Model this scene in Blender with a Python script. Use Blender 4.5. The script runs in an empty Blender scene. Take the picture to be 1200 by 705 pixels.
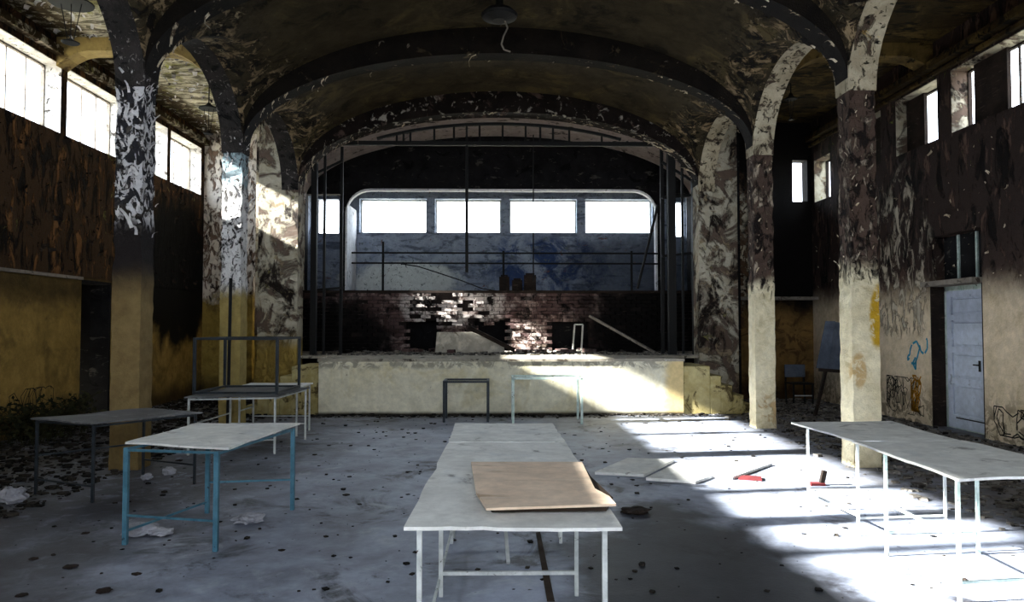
import bpy, bmesh, math, random
from mathutils import Vector, Matrix, noise as mnoise
random.seed(7)
C = bpy.context.scene.collection
sc = bpy.context.scene
PI = math.pi
R = random.uniform

# ------------------------------------------------------------------ camera
F = 850.0; EYE = 1.65
cam_d = bpy.data.cameras.new('camera'); cam = bpy.data.objects.new('camera', cam_d); C.objects.link(cam)
cam_d.sensor_width = 36; cam_d.lens = 36*F/1200; cam_d.clip_start = .05; cam_d.clip_end = 300
PITCH = math.atan(29.5/F); YAW = math.atan(15/F)
cam.location = (0, 0, EYE); cam.rotation_euler = (PI/2+PITCH, 0, -YAW)
sc.camera = cam
_cm = Matrix.Rotation(-YAW, 3, 'Z') @ Matrix.Rotation(PI/2+PITCH, 3, 'X')
def ray(px, py): return _cm @ Vector(((px-600)/F, (352.5-py)/F, -1))
def at(px, py, Y):                      # point on the vertical plane y = Y
    d = ray(px, py); t = Y/d.y; return Vector((d.x*t, Y, EYE+d.z*t))
def fl(px, py, z=0.0):                  # point on the horizontal plane z
    d = ray(px, py); t = (z-EYE)/d.z; return Vector((d.x*t, d.y*t, z))

# ------------------------------------------------------------------ world, sun, exposure
sc.view_settings.view_transform = 'Standard'; sc.view_settings.look = 'None'
sc.view_settings.gamma = 1; sc.view_settings.use_curve_mapping = False
sc.view_settings.exposure = 2.5
w = bpy.data.worlds.new('sky'); sc.world = w; w.use_nodes = True
bg = w.node_tree.nodes['Background']; bg.inputs[0].default_value = (.82, .90, 1, 1); bg.inputs[1].default_value = 2.0
sd = bpy.data.lights.new('sun', 'SUN'); sun = bpy.data.objects.new('sun', sd); C.objects.link(sun)
sd.energy = 17; sd.angle = math.radians(1.2); sd.color = (1, .97, .92)
SUN = Vector((1, .12, -.513)).normalized()
sun.rotation_euler = SUN.to_track_quat('-Z', 'Y').to_euler(); sun.location = (-12, 5, 10)
def portal(loc, normal, sx, sy):        # marks a window opening for the sky's light
    d = bpy.data.lights.new('portal', 'AREA'); d.shape = 'RECTANGLE'; d.size = sx; d.size_y = sy
    d.cycles.is_portal = True
    o = bpy.data.objects.new('portal', d); C.objects.link(o); o.location = loc
    o.rotation_euler = Vector(normal).to_track_quat('-Z', 'Y').to_euler()

# ------------------------------------------------------------------ materials
def S(h):
    v = [int(h[i:i+2], 16)/255 for i in (0, 2, 4)]
    return tuple([(x/12.92 if x <= .04045 else ((x+.055)/1.055)**2.4) for x in v]+[1])
class NT:
    def __init__(s, name):
        s.m = bpy.data.materials.new(name); s.m.use_nodes = True; s.t = s.m.node_tree
        s.b = s.t.nodes['Principled BSDF']; s.geo = s.n('ShaderNodeNewGeometry')
        s.sep = s.n('ShaderNodeSeparateXYZ'); s.l(s.geo.outputs['Position'], s.sep.inputs[0])
    def n(s, k): return s.t.nodes.new(k)
    def l(s, a, b): s.t.links.new(a, b)
    def put(s, v, inp):
        if isinstance(v, (int, float, tuple)): inp.default_value = v
        else: s.l(v, inp)
    def math(s, op, a, b=0.0, c=None, clamp=False):
        n = s.n('ShaderNodeMath'); n.operation = op; n.use_clamp = clamp
        s.put(a, n.inputs[0]); s.put(b, n.inputs[1])
        if c is not None: s.put(c, n.inputs[2])
        return n.outputs[0]
    def vec(s, stretch=(1,1,1), off=(0,0,0)):
        n = s.n('ShaderNodeMapping'); n.inputs['Scale'].default_value = stretch; n.inputs['Location'].default_value = off
        s.l(s.geo.outputs['Position'], n.inputs[0]); return n.outputs[0]
    def noise(s, scale, detail=5, rough=.6, dist=0., stretch=(1,1,1), seed=0):
        n = s.n('ShaderNodeTexNoise'); s.l(s.vec(stretch, (seed*3.7, seed*1.3, seed*2.1)), n.inputs['Vector'])
        n.inputs['Scale'].default_value = scale; n.inputs['Detail'].default_value = detail
        n.inputs['Roughness'].default_value = rough; n.inputs['Distortion'].default_value = dist
        return n.outputs[0]
    def step(s, v, thr, soft):          # smooth step up at thr
        n = s.n('ShaderNodeMapRange'); n.interpolation_type = 'SMOOTHSTEP'
        s.put(v, n.inputs[0]); n.inputs[1].default_value = thr-soft; n.inputs[2].default_value = thr+soft
        return n.outputs[0]
    def mix(s, f, a, b):
        n = s.n('ShaderNodeMix'); n.data_type = 'RGBA'; s.put(f, n.inputs[0]); s.put(a, n.inputs[6]); s.put(b, n.inputs[7])
        return n.outputs[2]
    def bump(s, h, strength, dist):
        n = s.n('ShaderNodeBump'); n.inputs['Strength'].default_value = strength; n.inputs['Distance'].default_value = dist
        s.l(h, n.inputs['Height']); s.l(n.outputs[0], s.b.inputs['Normal'])
def layered(name, base, layers=(), rough=.85, bump=.5, dist=.03, bscale=3., grain=.25, metallic=0., var=.35):
    """base=(c1,c2); layers: dicts col, thr, soft, scale, st(stretch), z=(lo,hi,wobble), box=((c),(r)), seed, h(relief), amt"""
    N = NT(name)
    c1, c2 = S(base[0]), S(base[1])
    col = N.mix(N.step(N.noise(bscale, 6, .65, .4), .5, .16), c1, c2)
    fine = N.noise(38, 4, .7)
    height = N.math('MULTIPLY', fine, grain)
    wob = N.noise(1.3, 5, .65, .3, seed=5)
    for i, L in enumerate(layers):
        m = None
        if 'thr' in L:
            k = 1.8 if L.get('d', 0) >= 1 else 1.0      # peeling patches: finer, more ragged
            nz = N.noise(L.get('scale', 4)*k, L.get('det', 9), L.get('rough', .68), L.get('d', .8)*(.5 if k > 1 else 1), L.get('st', (1,1,1)), seed=L.get('seed', i+1))
            m = N.step(nz, L['thr'], L.get('soft', .035))
        if 'z' in L:
            lo, hi, wb = L['z']
            zz = N.math('ADD', N.sep.outputs[2], N.math('MULTIPLY', N.math('SUBTRACT', wob, .5), wb*4))
            k = L.get('zs', .12)
            zm = N.math('MULTIPLY', N.step(zz, lo, k), N.math('SUBTRACT', 1.0, N.step(zz, hi, k)))
            m = zm if m is None else N.math('MULTIPLY', m, zm)
        if 'box' in L:
            c, r = L['box']; q = None
            for a in range(3):
                if r[a] is None: continue
                t = N.math('DIVIDE', N.math('SUBTRACT', N.sep.outputs[a], c[a]), r[a]); t = N.math('MULTIPLY', t, t)
                q = t if q is None else N.math('ADD', q, t)
            q = N.math('ADD', q, N.math('MULTIPLY', N.math('SUBTRACT', wob, .5), 2.4))
            bm_ = N.math('SUBTRACT', 1.0, N.step(q, 1.0, L.get('bs', .35)))
            m = bm_ if m is None else N.math('MULTIPLY', m, bm_)
        if 'amt' in L: m = N.math('MULTIPLY', m, L['amt'])
        col = N.mix(m, col, S(L['col']))
        if L.get('h', 0): height = N.math('ADD', height, N.math('MULTIPLY', m, L['h']))
    shade = N.step(N.noise(9, 6, .7, .2, seed=11), .5, .3)
    g = N.n('ShaderNodeHueSaturation'); N.l(col, g.inputs['Color']); N.l(N.math('MULTIPLY_ADD', shade, var, 1-var/2), g.inputs['Value'])
    N.l(g.outputs[0], N.b.inputs['Base Color'])
    N.b.inputs['Roughness'].default_value = rough; N.b.inputs['Metallic'].default_value = metallic
    N.b.inputs['Specular IOR Level'].default_value = .14 if rough > .8 else .3
    if bump: N.bump(height, bump, dist)
    return N.m
BLK = '0b0908'
M = {}
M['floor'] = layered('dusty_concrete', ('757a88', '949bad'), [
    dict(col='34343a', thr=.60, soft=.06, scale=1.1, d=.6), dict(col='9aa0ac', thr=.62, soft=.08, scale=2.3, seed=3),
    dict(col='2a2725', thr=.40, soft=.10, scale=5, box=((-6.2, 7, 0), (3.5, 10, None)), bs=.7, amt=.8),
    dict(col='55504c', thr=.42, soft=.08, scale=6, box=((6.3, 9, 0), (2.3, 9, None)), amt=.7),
    dict(col='141217', box=((1.35, 4.5, 0), (.95, 2.2, None)), bs=.4, amt=.9), dict(col='26252b', box=((-5.0, 4.2, 0), (2.6, 2.8, None)), bs=.8, amt=.65),  # foreground shade painted right of the middle table; near-left floor darkened
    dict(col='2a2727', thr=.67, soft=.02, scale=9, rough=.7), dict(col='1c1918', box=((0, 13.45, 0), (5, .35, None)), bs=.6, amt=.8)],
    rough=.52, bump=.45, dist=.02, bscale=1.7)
M['floor'].node_tree.nodes['Principled BSDF'].inputs['Specular IOR Level'].default_value = .32
M['rubble'] = layered('rubble', ('4c4742', '85807a'), [dict(col='1c1917', thr=.55, scale=6), dict(col='a39e98', thr=.66, scale=9)], bump=.4)
M['rubble_dark'] = layered('dark_rubble', ('1f1b17', '3a352f'), [dict(col='0c0a09', thr=.5, scale=6), dict(col='77706a', thr=.72, scale=9)], bump=.4)
WALL_UP = dict(z=(2.48, 9, .05))
M['wall_left'] = layered('scorched_wall', ('a5874a', '8e733c'), [
    dict(col='5c4a25', thr=.55, soft=.1, scale=1.6, amt=.6),
    dict(col='241b12', z=(-1, .35, .12), zs=.25, amt=.85),
    dict(col='1d150d', z=(1.95, 2.6, .12), zs=.3, amt=.8),
    dict(col='3c2a1a', z=(2.47, 9, .02), zs=.03, h=.6),
    dict(col='74502c', thr=.56, scale=2.6, st=(1,1,.35), z=(2.5, 9, .05), h=.5, d=1.4),
    dict(col='140e0a', thr=.55, scale=3.1, st=(1,1,.3), z=(2.5, 9, .05), d=1.2, h=-.7),
    dict(col='8f8a4c', thr=.66, scale=3.6, z=(2.9, 9, .05), h=.6), dict(col='c0b8a8', thr=.73, scale=7, st=(1,1,.4), z=(2.5, 9, .05), h=.8),
    dict(col='060504', box=((-7, 16.2, 2.9), (None, 1.9, 1.7)), bs=.4)], bump=1, dist=.06)
M['end_left'] = layered('aisle_end_plaster', ('a08a48', '8a7438'), [
    dict(col='5f4d28', thr=.56, soft=.08, scale=2, amt=.7), dict(col='241b12', z=(-1, .4, .12), zs=.25, amt=.85),
    dict(col='cfc7c0', z=(2.3, 9, .3), h=.5), dict(col='6d5a4f', thr=.53, scale=4, st=(1,1,.5), z=(2.3, 9, .2), h=-.7, d=1.6),
    dict(col='2c2220', thr=.60, scale=5, st=(1,1,.5), z=(2.2, 9, .2), h=-.7)], bump=1, dist=.06)
M['wall_right'] = layered('peeled_wall', ('dccab0', 'cdbb9e'), [
    dict(col='a08a66', thr=.6, soft=.1, scale=1.6, amt=.5), dict(col='93836e', z=(-1, .5, .15), zs=.3, thr=.5, scale=6),
    dict(col='43352f', z=(2.2, 9, .16), zs=.35), dict(col='231b19', z=(2.6, 9, .2), zs=.5, amt=.7),
    dict(col='5a463d', thr=.57, scale=2.6, st=(1,1,.3), z=(2.3, 9, .1), h=.4, d=1.2),
    dict(col='120d0c', thr=.57, scale=4, st=(1,1,.35), z=(2.5, 9, .1), h=-.6),
    dict(col='b9ae9b', thr=.535, scale=3, st=(1,1,.45), z=(1.5, 9, .2), h=.7, box=((7, 12.9, 2.6), (None, 1.0, 1.7)), d=1.5),
    dict(col='8e9a4a', thr=.68, scale=4, z=(4.0, 9, .1), h=.5)], bump=1, dist=.05)
M['end_right'] = layered('burnt_end_wall', ('8b6c3e', '745b35'), [
    dict(col='4a3320', thr=.55, soft=.06, scale=3, amt=.8), dict(col='2a1c12', z=(-1, .4, .12), zs=.3, amt=.8),
    dict(col='0c0908', z=(1.95, 9, .2), zs=.35),
    dict(col='b8ad98', box=((4.9, 16.4, 3.6), (.75, None, 2.0)), bs=.25, h=.5),
    dict(col='55402f', thr=.5, scale=2.6, d=1.4, soft=.015, box=((4.9, 16.4, 3.3), (.9, None, 2.4)), h=-.6),
    dict(col='1b1411', thr=.62, scale=3.4, d=1.4, box=((4.9, 16.4, 3.3), (.9, None, 2.4)), h=-.6)], bump=1, dist=.05)
M['column_left'] = layered('flaking_column', ('86724c', '776340'), [
    dict(col='5c4c2c', z=(-1, .5, .1), zs=.3, amt=.6), dict(col='231e1e', z=(2.15, 3.1, .1), zs=.25),
    dict(col='2b2a2e', z=(3.0, 9, .05), zs=.1), dict(col='d8d5d8', thr=.515, soft=.015, scale=4.6, st=(1,1,.7), z=(2.85, 4.65, .1), h=1.2, d=2.2, rough=.5),
    dict(col='4d4845', thr=.56, scale=6, z=(2.7, 9, .1), h=.5, d=1.5), dict(col='b3aca6', thr=.68, scale=6, z=(4.5, 9, .1), h=.8, d=1.5)], bump=1, dist=.09)
M['column_left_far'] = layered('pale_flaking_column', ('a8955c', '978450'), [
    dict(col='e0dede', z=(2.2, 9, .15), h=.3), dict(col='9fb4bd', z=(3.9, 5.1, .05), zs=.05), dict(col='433e3c', thr=.56, scale=5, st=(1,1,.6), z=(2.2, 9, .2), h=-1, d=2),
    dict(col='14110f', thr=.61, scale=6, z=(2.2, 9, .2), h=-.8, d=1.5)], bump=1, dist=.09)
M['column_right'] = layered('scorched_cream_column', ('d8ceb0', 'c9bd9c'), [
    dict(col='a99a74', thr=.6, soft=.06, scale=2.4, amt=.6), dict(col='b59a70', thr=.57, scale=3, z=(0, .55, .1), soft=.05, h=-.2),
    dict(col='4b3c34', z=(2.35, 4.7, .12), zs=.1, h=.3), dict(col='9b8d7c', thr=.56, scale=4.4, st=(1,1,.5), z=(2.3, 4.3, .1), h=.7, d=1.6),
    dict(col='1c1513', thr=.55, scale=5.2, st=(1,1,.5), z=(2.2, 4.4, .15), h=-.6, d=1.4),
    dict(col='1a1512', thr=.66, scale=9, z=(4.8, 9, .05), h=-.5), dict(col='b08c24', box=((4.47, 8.45, 1.72), (.13, .3, .40)), bs=.3, thr=.42, scale=7, soft=.05),
    dict(col='a3782c', amt=.6, box=((4.22, 8.45, 1.15), (.09, .3, .22)), bs=.3, thr=.46, scale=7, soft=.05)], bump=1, dist=.05)
M['pilaster'] = layered('soot_streaked_pilaster', ('b8b1a0', 'a69d89'), [
    dict(col='5f5046', thr=.52, scale=1.5, d=.9, h=-.6), dict(col='241c18', thr=.57, scale=1.7, st=(1,1,.5), d=.9, h=-.7, seed=14), dict(col='8d7d66', thr=.6, scale=4, d=.9, seed=15),
    dict(col='86824e', thr=.66, scale=3.2), dict(col='9c8444', z=(-1, 1.35, .15), zs=.2, box=((-4.3, 15, 0), (1, None, None))), ], bump=1, dist=.05)
M['arcade_left'] = layered('sooty_arcade', ('24211f', '383331'), [
    dict(col='8c8580', thr=.6, scale=4, h=.9, d=2.4, soft=.012), dict(col='c9c4bf', thr=.66, scale=3.4, seed=9, h=1, d=2.4, soft=.012),
    dict(col='0c0a0a', thr=.6, scale=3, seed=4, h=-.5)], bump=1, dist=.09)
M['arcade_right'] = layered('cream_arcade', ('b5aa92', '9a8e76'), [
    dict(col='4a3d32', thr=.57, scale=3, st=(1,1,.4), d=1.2, soft=.03, h=-.4), dict(col='120e0c', thr=.605, scale=6, h=-.6, d=1.2),
    dict(col='c2a052', thr=.68, scale=2.4, seed=8, soft=.03)], bump=1, dist=.05)
M['vault'] = layered('smoke_stained_vault', ('3c3424', '2c2519'), [
    dict(col='564a2e', thr=.58, soft=.08, scale=.9, amt=.8), dict(col='120e0a', thr=.58, soft=.06, scale=1.2, seed=6, amt=.8),
    dict(col='8f7b5e', thr=.535, soft=.03, scale=2.0, rough=.7, d=1.8, h=.9, box=((0, 9, 4.95), (None, None, .75)), bs=.4),
    dict(col='15100d', thr=.55, scale=2.6, seed=7, d=1.6, h=-.6, box=((0, 9, 4.9), (None, None, .9)), bs=.3), dict(col='c0ad8c', thr=.62, scale=2.2, seed=12, st=(1,1,2), d=1.6, h=.8, box=((0, 9, 4.95), (None, None, .8)), bs=.4),
    dict(col='bcae96', thr=.71, soft=.012, scale=5, d=1.4, h=.8)], bump=1, dist=.05)
M['stage_vault'] = layered('stage_vault', ('aa9e98', '988c88'), [dict(col='3a322e', thr=.6, scale=3, soft=.04), dict(col='b0a6a0', thr=.7, scale=4)], bump=.6)
M['rib'] = layered('charred_rib', ('100d0b', '1c1713'), [
    dict(col='8a8174', thr=.66, scale=3.6, d=1.5, h=.8, soft=.012), dict(col='4b4130', thr=.64, scale=2.4, seed=5, h=.4)], bump=1, dist=.05)
M['proscenium'] = layered('burnt_proscenium', ('15100e', '221b18'), [
    dict(col='a9a296', thr=.585, scale=2.6, d=1.7, h=.8, soft=.012), dict(col='5b4a44', thr=.6, scale=2, seed=5, h=.4), dict(col='6c6b3a', thr=.7, scale=2.5, seed=3)], bump=1, dist=.04)
M['ceiling_left'] = layered('peeling_ceiling', ('cfc8b4', 'b7ae96'), [
    dict(col='8a8650', thr=.56, scale=1.4, soft=.04), dict(col='6d6655', thr=.545, scale=3.2, st=(.4,1.4,1), d=1.6, h=-.8), dict(col='b9c04e', thr=.68, scale=1.1, seed=8, soft=.04),
    dict(col='3a2f26', thr=.62, scale=2.8, st=(.5,1.3,1), d=1.2, h=-.8), dict(col='41341f', box=((-7.3, 9, 6.3), (.75, None, None)), thr=.45, scale=3, d=1, h=-.5)], bump=1, dist=.06)
M['ceiling_right'] = layered('dim_brown_ceiling', ('3d3018', '2a2011'), [
    dict(col='5c4a26', thr=.56, scale=1.4, soft=.06), dict(col='0f0b08', thr=.55, scale=2.4, st=(.5,1.3,1), d=1), dict(col='9a8a70', thr=.69, scale=3.6, st=(.4,1.4,1), d=1.6, h=.7)], bump=1, dist=.05)  # brown base darkened for the weaker light of the right aisle
M['beam_left'] = layered('tan_beam', ('9a8552', '86724a'), [dict(col='55452c', thr=.58, scale=3, soft=.05)], bump=.5)
M['beam_right'] = layered('brown_beam', ('6a5730', '42351f'), [dict(col='17110b', thr=.58, scale=3, soft=.05), dict(col='b39a5a', thr=.66, scale=3)], bump=.6)
M['reveal'] = layered('flaking_reveal', ('dad7d4', 'b8b3b0'), [dict(col='4e4743', thr=.6, scale=6, d=1.4, h=-.6)], bump=.8)
M['soot'] = layered('soot_black_plaster', ('0f0e10', '1a191b'), [dict(col='45433f', thr=.62, scale=3, d=1, soft=.04, st=(.6,1,1.4)), dict(col='050505', thr=.6, scale=2)], bump=.6)
M['niche'] = layered('blue_grey_plaster', ('9aa4b4', '838da0'), [
    dict(col='34476e', thr=.5, soft=.07, scale=1.5, box=((1.2, 19.6, 3.2), (1.6, None, .9)), bs=.5), dict(col='2b3242', thr=.57, soft=.07, scale=2.6, st=(.5,1,1.8), amt=.7), dict(col='232a3a', box=((3.6, 19.7, 3.0), (1.9, None, 1.1)), bs=.7, amt=.7),
    dict(col='cdd3d2', box=((-2.6, 19.6, 2.85), (1.5, None, .55)), bs=.3, h=.4), dict(col='5a6467', thr=.6, scale=7, d=1.6), dict(col='6b4a44', thr=.66, scale=3, seed=6)], bump=.8)
M['niche_edge'] = layered('white_niche_edge', ('e6e6ea', 'cfd0d6'), [dict(col='77757c', thr=.64, scale=4)], bump=.4)
M['stage'] = layered('cream_stage_front', ('e0dac4', 'd3ccb4'), [
    dict(col='c0b07c', thr=.56, soft=.08, scale=1.2, amt=.5), dict(col='9a9484', z=(.86, 2, .04), zs=.05, thr=.5, scale=5, soft=.05), dict(col='cdb684', box=((3.4, 13.6, .5), (.3, None, .7)), bs=.5),
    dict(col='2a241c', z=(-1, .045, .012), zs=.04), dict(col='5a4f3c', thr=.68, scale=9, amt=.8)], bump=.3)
M['deck'] = layered('stage_deck', ('a39b8c', '8c8578'), [dict(col='4a433a', thr=.58, soft=.03, scale=3), dict(col='d8d2c6', thr=.64, scale=6)], bump=.6)
M['step'] = layered('yellow_step', ('b3a678', '9c8c58'), [dict(col='4c3f24', thr=.57, soft=.05, scale=3), dict(col='241c12', thr=.66, scale=5)], bump=.4)
M['brick'] = layered('weathered_brick', ('453331', '5c4a48'), [dict(col='8d7b76', thr=.56, scale=1.6, soft=.06, d=1.2), dict(col='c9bfba', box=((-1.15, 17.9, 2.1), (1.25, None, .5)), bs=.4, thr=.46, scale=5, soft=.06), dict(col='c4b4ae', box=((.75, 17.9, 1.35), (.5, None, .4)), bs=.4, thr=.5, scale=5), dict(col='151110', thr=.55, scale=2.0, soft=.06, seed=3), dict(col='0e0b0b', box=((-4.2, 17.9, 1.4), (1.7, None, .9)), bs=.5), dict(col='0e0b0b', box=((3.9, 17.9, 1.6), (2.0, None, 1.2)), bs=.5)], bump=.6, dist=.01)  # pale boxes paint sunlit brick; dark boxes blacken both wall ends
M['mortar'] = layered('old_mortar', ('1a1615', '2b2422'), [dict(col='5d544f', thr=.6, scale=3)], bump=.6)
M['hardboard'] = layered('grey_hardboard', ('dcdcd8', 'cccbc7'), [dict(col='c2c4c4', thr=.58, soft=.07, scale=2.6, amt=.7), dict(col='8b8986', thr=.63, soft=.05, scale=3.4), dict(col='4c4a48', thr=.73, scale=12)], rough=.6, bump=.15)
M['hardboard_warm'] = layered('stained_board', ('b0a99c', 'a09889'), [dict(col='d0c8b8', thr=.57, soft=.08, scale=2.2), dict(col='75695a', thr=.64, soft=.05, scale=4)], rough=.6, bump=.15)
M['hardboard_dark'] = layered('dark_grey_board', ('5a5a5c', '474749'), [dict(col='78787a', thr=.6, soft=.06, scale=2.6)], rough=.6, bump=.15)
M['plywood'] = layered('tan_plywood', ('dcc4ac', 'd0b79e'), [dict(col='a88a6c', thr=.58, soft=.06, scale=2.2, st=(.5,3,1)), dict(col='d8c6b0', thr=.62, soft=.05, scale=4, st=(.4,3,1))], rough=.65, bump=.15)
M['plyedge'] = layered('dark_board_edge', ('2c231c', '3a2f26'), bump=.2)
def metal(name, a, b, rust='3d2b20', thr=.64, rough=.5, met=.3): return layered(name, (a, b), [dict(col=rust, thr=thr, scale=11, soft=.03)], rough=rough, bump=.2, metallic=met, bscale=8)
M['leg_grey'] = metal('grey_painted_steel', 'c9ccca', 'aeb2b0')
M['leg_green'] = metal('green_grey_steel', 'c6d2cc', 'a3b6ae')
M['leg_blue'] = metal('blue_painted_steel', '4b7688', '3a6273', '1c2226')
M['leg_dark'] = metal('dark_steel', '2c3238', '1d2226')
M['iron'] = metal('blackened_iron', '070708', '0b0a0b', '140d0a', met=0., rough=.7)
M['white_paint'] = metal('white_painted_frame', 'd5d3cc', 'bcbab2', met=0.)
M['door'] = layered('pale_blue_door_paint', ('c3ccdc', 'b3bccd'), [dict(col='7d8490', thr=.66, soft=.03, scale=6, amt=.8), dict(col='8c93a4', z=(1.6, 2.3, .05), zs=.2, amt=.5)], rough=.5, bump=.15)
M['wood_dark'] = layered('charred_wood', ('1e1815', '2e2520'), [dict(col='4b4038', thr=.62, scale=4, st=(1,1,6))], bump=.4)
M['wood_grey'] = layered('weathered_timber', ('857d74', '6c655d'), [dict(col='3e3832', thr=.6, scale=5)], bump=.4)
M['slate'] = layered('slate_blue_board', ('5a6373', '444c5a'), [dict(col='565e6b', thr=.6, scale=3)], rough=.6, bump=.2)
M['paper'] = layered('dirty_paper', ('a0a0a6', '808088'), [dict(col='6b6b70', thr=.6, scale=14)], bump=.3)
M['cloth_red'] = layered('red_cloth', ('5c2426', '46181b'), bump=.2)
M['black_paint'] = layered('black_spray_paint', ('141312', '1c1a18'), bump=0)
M['blue_paint'] = layered('blue_spray_paint', ('2f7f9c', '3c8fae'), bump=0)
M['ochre_paint'] = layered('ochre_spray_paint', ('b07a1e', '9a6a18'), bump=0)
M['ground'] = layered('pale_ground', ('a8a394', '969180'), bump=0)
M['flake'] = layered('plaster_flake', ('cbbfa8', 'a8977c'), [dict(col='4a3e32', thr=.55, scale=5)], bump=.2)
M['flake_white'] = layered('white_plaster_flake', ('dcdadb', 'b9b5b6'), [dict(col='4a4648', thr=.58, scale=5)], bump=.2)
M['plant'] = layered('dry_weeds', ('1d1f12', '34331d'), bump=0)
g = NT('window_glass'); g.t.nodes.remove(g.b); tr = g.n('ShaderNodeBsdfTransparent'); gl = g.n('ShaderNodeBsdfGlossy'); gl.inputs['Roughness'].default_value = .08
mx = g.n('ShaderNodeMixShader'); mx.inputs[0].default_value = .04
g.l(tr.outputs[0], mx.inputs[1]); g.l(gl.outputs[0], mx.inputs[2]); g.l(mx.outputs[0], g.t.nodes['Material Output'].inputs[0])
tr.inputs[0].default_value = (.93, .95, .95, 1); M['glass'] = g.m

# ------------------------------------------------------------------ mesh helpers
def props(o, label=None, cat=None, group=None, kind=None):
    if label: o['label'] = label
    if cat: o['category'] = cat
    if group: o['group'] = group
    if kind: o['kind'] = kind
    return o
def empty(name, loc, label, cat, group=None, rz=0):
    o = bpy.data.objects.new(name, None); C.objects.link(o); o.location = loc; o.rotation_euler = (0, 0, rz)
    o.empty_display_size = .1
    return props(o, label, cat, group)
class MB:
    def __init__(s): s.v = []; s.f = []
    def add(s, vs, fs):
        k = len(s.v); s.v += [tuple(v) for v in vs]; s.f += [tuple(i+k for i in f) for f in fs]; return s
    def box(s, x0, x1, y0, y1, z0, z1, mat=None):
        vs = [Vector((x, y, z)) for z in (z0, z1) for y in (y0, y1) for x in (x0, x1)]
        if mat: vs = [mat @ v for v in vs]
        return s.add(vs, [(0,2,3,1), (4,5,7,6), (0,1,5,4), (2,6,7,3), (0,4,6,2), (1,3,7,5)])
    def bar(s, a, b, w, h=None, n=4):       # square (n=4) or round bar from a to b
        a = Vector(a); b = Vector(b); d = (b-a)
        if d.length < 1e-6: return s
        q = d.to_track_quat('Z', 'Y').to_matrix(); h = h or w; vs = []
        for p in (a, b):
            for i in range(n):
                t = 2*PI*(i+.5)/n; r = 1/math.cos(PI/n) if n == 4 else 1
                vs.append(p + q @ Vector((math.cos(t)*w/2*r, math.sin(t)*h/2*r, 0)))
        fs = [(i, (i+1) % n, n+(i+1) % n, n+i) for i in range(n)]+[tuple(range(n))[::-1], tuple(range(n, 2*n))]
        return s.add(vs, fs)
    def path(s, pts, w, n=6):
        for a, b in zip(pts, pts[1:]): s.bar(a, b, w, None, n)
        return s
    def prism(s, poly, ext):                # polygon (3D points) extruded by vector ext
        n = len(poly); e = Vector(ext); vs = [Vector(p) for p in poly]; vs += [p+e for p in vs]
        return s.add(vs, [tuple(range(n))[::-1], tuple(range(n, 2*n))]+[(i, (i+1) % n, n+(i+1) % n, n+i) for i in range(n)])
    def lathe(s, c, prof, n=20):            # prof: (r, z)
        c = Vector(c); vs = []; m = len(prof)
        for r, z in prof:
            for i in range(n): t = 2*PI*i/n; vs.append(c+Vector((r*math.cos(t), r*math.sin(t), z)))
        fs = [(j*n+i, j*n+(i+1) % n, (j+1)*n+(i+1) % n, (j+1)*n+i) for j in range(m-1) for i in range(n)]
        fs += [tuple(range(n))[::-1], tuple(range((m-1)*n, m*n))]
        return s.add(vs, fs)
    def build(s, name, mat, parent=None, bevel=0, smooth=False):
        me = bpy.data.meshes.new(name); off = Matrix.Identity(4); q = parent
        while q: off = q.matrix_basis @ off; q = q.parent
        off = off.inverted() if parent else None
        vs = s.v if off is None else [off @ Vector(v) for v in s.v]
        me.from_pydata(vs, [], s.f); 
        b = bmesh.new(); b.from_mesh(me); bmesh.ops.recalc_face_normals(b, faces=b.faces); b.to_mesh(me); b.free()
        me.materials.append(M[mat] if isinstance(mat, str) else mat)
        if smooth:
            for p in me.polygons: p.use_smooth = True
        o = bpy.data.objects.new(name, me); C.objects.link(o)
        if parent: o.parent = parent
        if bevel:
            m = o.modifiers.new('b', 'BEVEL'); m.width = bevel; m.segments = 1; m.limit_method = 'ANGLE'
        return o
def recentre(o):                            # mesh origin to its base centre
    me = o.data; xs = [v.co for v in me.vertices]
    c = Vector((sum(v.x for v in xs)/len(xs), sum(v.y for v in xs)/len(xs), min(v.z for v in xs)))
    me.transform(Matrix.Translation(-c)); o.location = o.location + c; return o
def struct(name, mb, mat, parent=None, label=None, **k):
    o = mb.build(name, mat, parent, **k)
    if not parent: o['kind'] = 'structure'
    if label: o['label'] = label
    return o

# ------------------------------------------------------------------ main dimensions
XC0, XC1 = 4.14, 4.48                       # column inner / outer face
XW = 7.15                                   # aisle walls
COLY = [-7.75, -4.51, -1.27, 1.97, 5.21, 8.45, 11.69, 14.93]; CD = .32
YB = -4.0                                   # end wall behind the camera
SY0, SZ = 13.6, 1.04                        # stage front and height
YW1 = 18.5; YW2 = 19.7                      # stage back wall and niche wall
CEIL = 6.32

# ------------------------------------------------------------------ floor and ground
def grid(x0, x1, y0, y1, nx, ny, fz):
    mb = MB(); 
    vs = [(x0+(x1-x0)*i/nx, y0+(y1-y0)*j/ny, 0) for j in range(ny+1) for i in range(nx+1)]
    vs = [(x, y, fz(x, y)) for x, y, _ in vs]
    mb.add(vs, [(j*(nx+1)+i, j*(nx+1)+i+1, (j+1)*(nx+1)+i+1, (j+1)*(nx+1)+i) for j in range(ny) for i in range(nx)])
    return mb
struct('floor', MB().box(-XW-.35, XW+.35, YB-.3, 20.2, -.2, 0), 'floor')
struct('ground', MB().box(-60, 60, -40, 70, -.6, -.25), 'ground', label='pale open ground outside the hall')

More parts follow.
